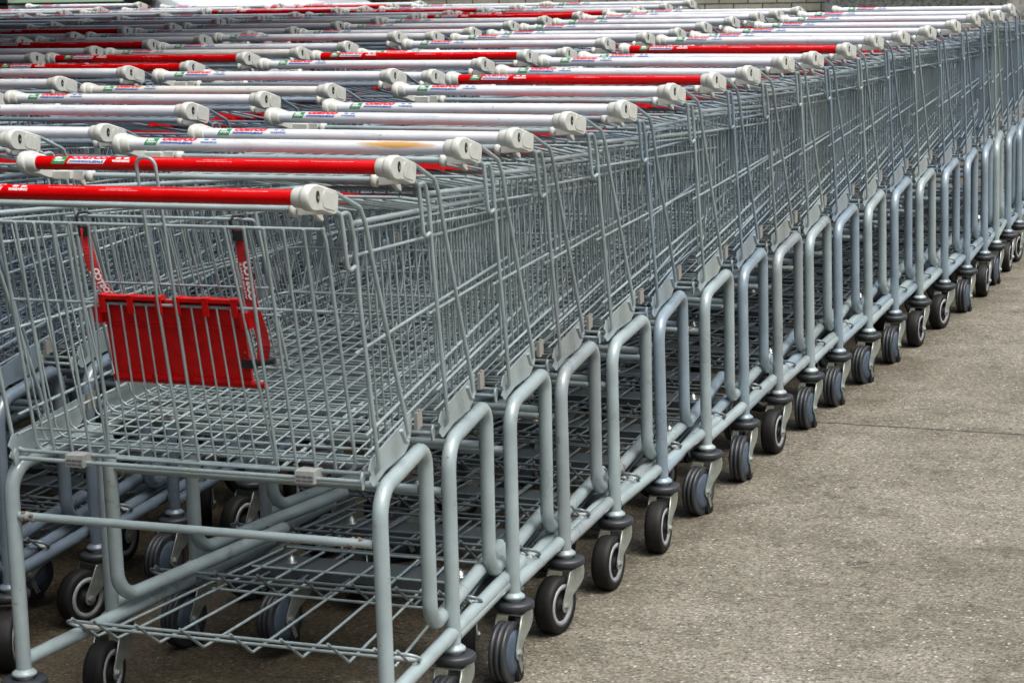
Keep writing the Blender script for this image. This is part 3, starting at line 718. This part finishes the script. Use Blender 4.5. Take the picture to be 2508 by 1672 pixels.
wall('rendered_wall', [((-2.66, 13.6, 0), (-2.072, 13.8, 1.2), stucco('rough_grey_render', (.20, .215, .19), (.25, .265, .235), 38)), ((-2.072, 13.615, 0), (-2.056, 13.79, 1.195), WHITEP), ((-2.056, 13.6, 0), (-1.40, 13.8, 1.2), stucco('rough_grey_render_b', (.20, .215, .19), (.25, .265, .235), 38))],
     'rough dark grey wall with one pale joint behind the rightmost rows')
wall('pale_wall', [((-1.06, 12.0, 0), (4.5, 12.2, 2.4), stucco('pale_render', (.46, .45, .40), (.56, .55, .50), 12, .3))], 'smooth pale beige wall at the far right corner behind the carts')
wall('white_post', [((-2.80, 13.84, 0), (-2.70, 13.95, 1.3), WHITEP)], 'chipped white post between the block wall and the dark grey wall', 'post')
wall('white_post', [((-4.44, 13.84, 0), (-4.30, 13.96, 1.3), WHITEP)], 'smooth white post in front of the middle of the block wall', 'post')
wall('white_post', [((-7.31, 13.8, 0), (-7.18, 13.93, 1.5), WHITEP)], 'white post at the left end of the block wall beside the car', 'post')
# trunk in front of the block wall
BARK = stucco('dark_bark', (.030, .022, .014), (.075, .055, .035), 30, 1.)
tr = empty('tree', (-6.36, 13.7, 0)); tr['label'] = 'tree with thick dark trunk in front of the beige block wall'; tr['category'] = 'tree'
tb = MB(); n = 14; prev = []
for i in range(16):
    z = i*.28; r = .165*(1-.035*i)*(1+.25*math.exp(-z*4)); prev.append((z, r))
vs = []
for i, (z, r) in enumerate(prev):
    for j in range(n):
        a = 2*math.pi*j/n; rr = r*(1+.10*math.sin(3*a+z*2)+random.uniform(-.05, .05)); vs.append((rr*math.cos(a)+.03*math.sin(z*2), rr*math.sin(a), z))
tb.add(vs, [(i*n+j, i*n+(j+1) % n, (i+1)*n+(j+1) % n, (i+1)*n+j) for i in range(15) for j in range(n)])
for a in range(5):
    an = a*1.3; tb.tube([(0, 0, 3.2+a*.2), (.5*math.cos(an), .5*math.sin(an), 3.9+a*.2), (1.1*math.cos(an), 1.1*math.sin(an), 4.3+a*.25)], .05, 6)
tb.build('trunk', BARK, tr)
LEAF = mat('dark_leaf', (.05, .085, .03), .6); cr_ = MB()
for i in range(2600):
    an = random.uniform(0, 6.28); rad = random.random()**.5*1.6; z = 4.4+random.uniform(-1, 1)*math.sqrt(max(0, 1-(rad/1.7)**2)); s = random.uniform(.05, .10)
    c_ = Vector((rad*math.cos(an), rad*math.sin(an), z)); u = Vector([random.gauss(0, 1) for _ in range(3)]).normalized(); v = u.orthogonal().normalized()
    cr_.add([c_-u*s, c_+v*s*.5, c_+u*s, c_-v*s*.5], [(0, 1, 2, 3)], 0, False)
cr_.build('crown', LEAF, tr)

# ------------------------------------------------------------------ parked white car behind the left rows
car = empty('parked_car', (-5.22, 10.0, 0)); car['label'] = 'white parked car with green-tinted windows behind the far left carts'; car['category'] = 'car'
CARW = mat('white_car_paint', (.66, .70, .71), .22, 0, .5, .6); GLS = mat('green_tinted_glass', (.20, .29, .19), .12, 0, .6)
CARB = mat('black_trim', (.015, .018, .016), .4)
# profile (x from nose backwards, z)
PRO = [(0,.30),(.02,.52),(.10,.70),(.25,.79),(.48,.86),(.82,.92),(.90,.94),(1.38,1.22),(1.82,1.38),(2.6,1.42),(3.2,1.36),(3.75,1.08),(4.10,1.0),(4.20,.8),(4.2,.35),(3.75,.25),(3.0,.22),(1.1,.22),(.3,.24)]
bd = MB(); sec = []
for y, sc_, in ((0, 0), (.04, 1), (1.62, 1), (1.66, 0)):
    for x, z in PRO:
        tuck = .16 if z > .96 else 0
        yy = y + (tuck if y < .8 else -tuck)
        k = .94 if sc_ == 0 else 1
        sec.append((-(2.1+(x-2.1)*k), yy, .75+(z-.75)*(k if z > .3 else 1)))
m_ = len(PRO)
bd.add(sec, [(i*m_+j, i*m_+(j+1) % m_, (i+1)*m_+(j+1) % m_, (i+1)*m_+j) for i in range(3) for j in range(m_)] + [tuple(range(m_)), tuple(range(3*m_, 4*m_))])
body = bd.build('body', CARW, car)
for (xa, xb) in ((1.12, 2.12), (2.20, 3.25)):
    wv = MB(); top0 = 1.14 if xa < 2 else 1.36; top1 = 1.37 if xa < 2 else 1.22
    wv.add([(-xa, -.004, .87), (-xb, -.004, .87), (-xb, .13, top1), (-xa-.12, .13, top0)], [(0, 1, 2, 3)], 0, False)
    wv.add([(-xa, -.012, .87), (-xb, -.012, .87), (-xb, .122, top1), (-xa-.12, .122, top0)], [(3, 2, 1, 0)], 0, False)
    wv.build('side_window', GLS, car)
ws = MB(); ws.add([(-.915, .24, .962), (-.915, 1.42, .962), (-1.372, 1.40, 1.232), (-1.372, .26, 1.232), (-1.80, .30, 1.388), (-1.80, 1.36, 1.388)], [(0, 1, 2, 3), (3, 2, 5, 4)], 0, False); ws.build('windscreen', GLS, car)
pl = MB(); pl.box((-2.19, -.016, .40), (-2.13, .0, .95)); pl.box((-3.4, -.016, .855), (-1.1, -.006, .872)); pl.build('window_trim', CARB, car)
mr = MB(); mr.lathe([(-.11, .02), (-.10, .06), (-.03, .085), (.07, .08), (.10, .03)], 12, 'x', (-1.02, -.10, .90)); mr.build('door_mirror', CARB, car)
hl = MB(); hl.lathe([(-.12, .03), (-.06, .07), (.06, .06), (.10, .02)], 12, 'x', (-.13, .06, .62)); hl.build('headlight', ZINC, car)
for x in (-.80, -3.40):
    for y in (.02, 1.50):
        wl = MB(); wl.lathe([(0, .20), (0, .29), (.03, .31), (.14, .31), (.17, .29)], 28, 'y', (x, y-.03, .31)); wo = wl.build('wheel', RUB, car)
        rm = MB(); rm.lathe([(-.006, .02), (-.006, .19), (.01, .20)], 20, 'y', (x, y-.034, .31)); rm.build('rim', ZINC, wo)

# ------------------------------------------------------------------ unseen wall added left of the frame to shade the left rows
sw = MB(); sw.box((-9.0, -4.5, 0), (-1.95, -.25, 6.5)); sw.box((-9.0, -.25, 0), (-8.6, 8.6, 2.7)); swo = sw.build('added_shade_wall', stucco('shade_wall_render', (.10, .10, .095), (.13, .13, .12), 20, .3)); swo['kind'] = 'structure'

rf = MB(); rf.box((-10.0, -4.5, 2.7), (-1.1, 5.8, 2.85)); rf.box((-1.1, -4.52, 2.6), (-1.04, 5.82, 2.95)); rfo = rf.build('added_shade_roof', stucco('shade_roof_soffit', (.16, .16, .155), (.20, .20, .19), 8, .2)); rfo['kind'] = 'structure'  # unseen roof added over the left rows to cut sky light

# unseen low wall added in front of the rows to darken underneath the carts
bw = MB(); bw.box((-1.95, -1.55, 0), (.05, -1.40, .95)); bwo = bw.build('added_low_blocker', stucco('low_blocker_render', (.07, .07, .065), (.10, .10, .09), 20, .3)); bwo['kind'] = 'structure'
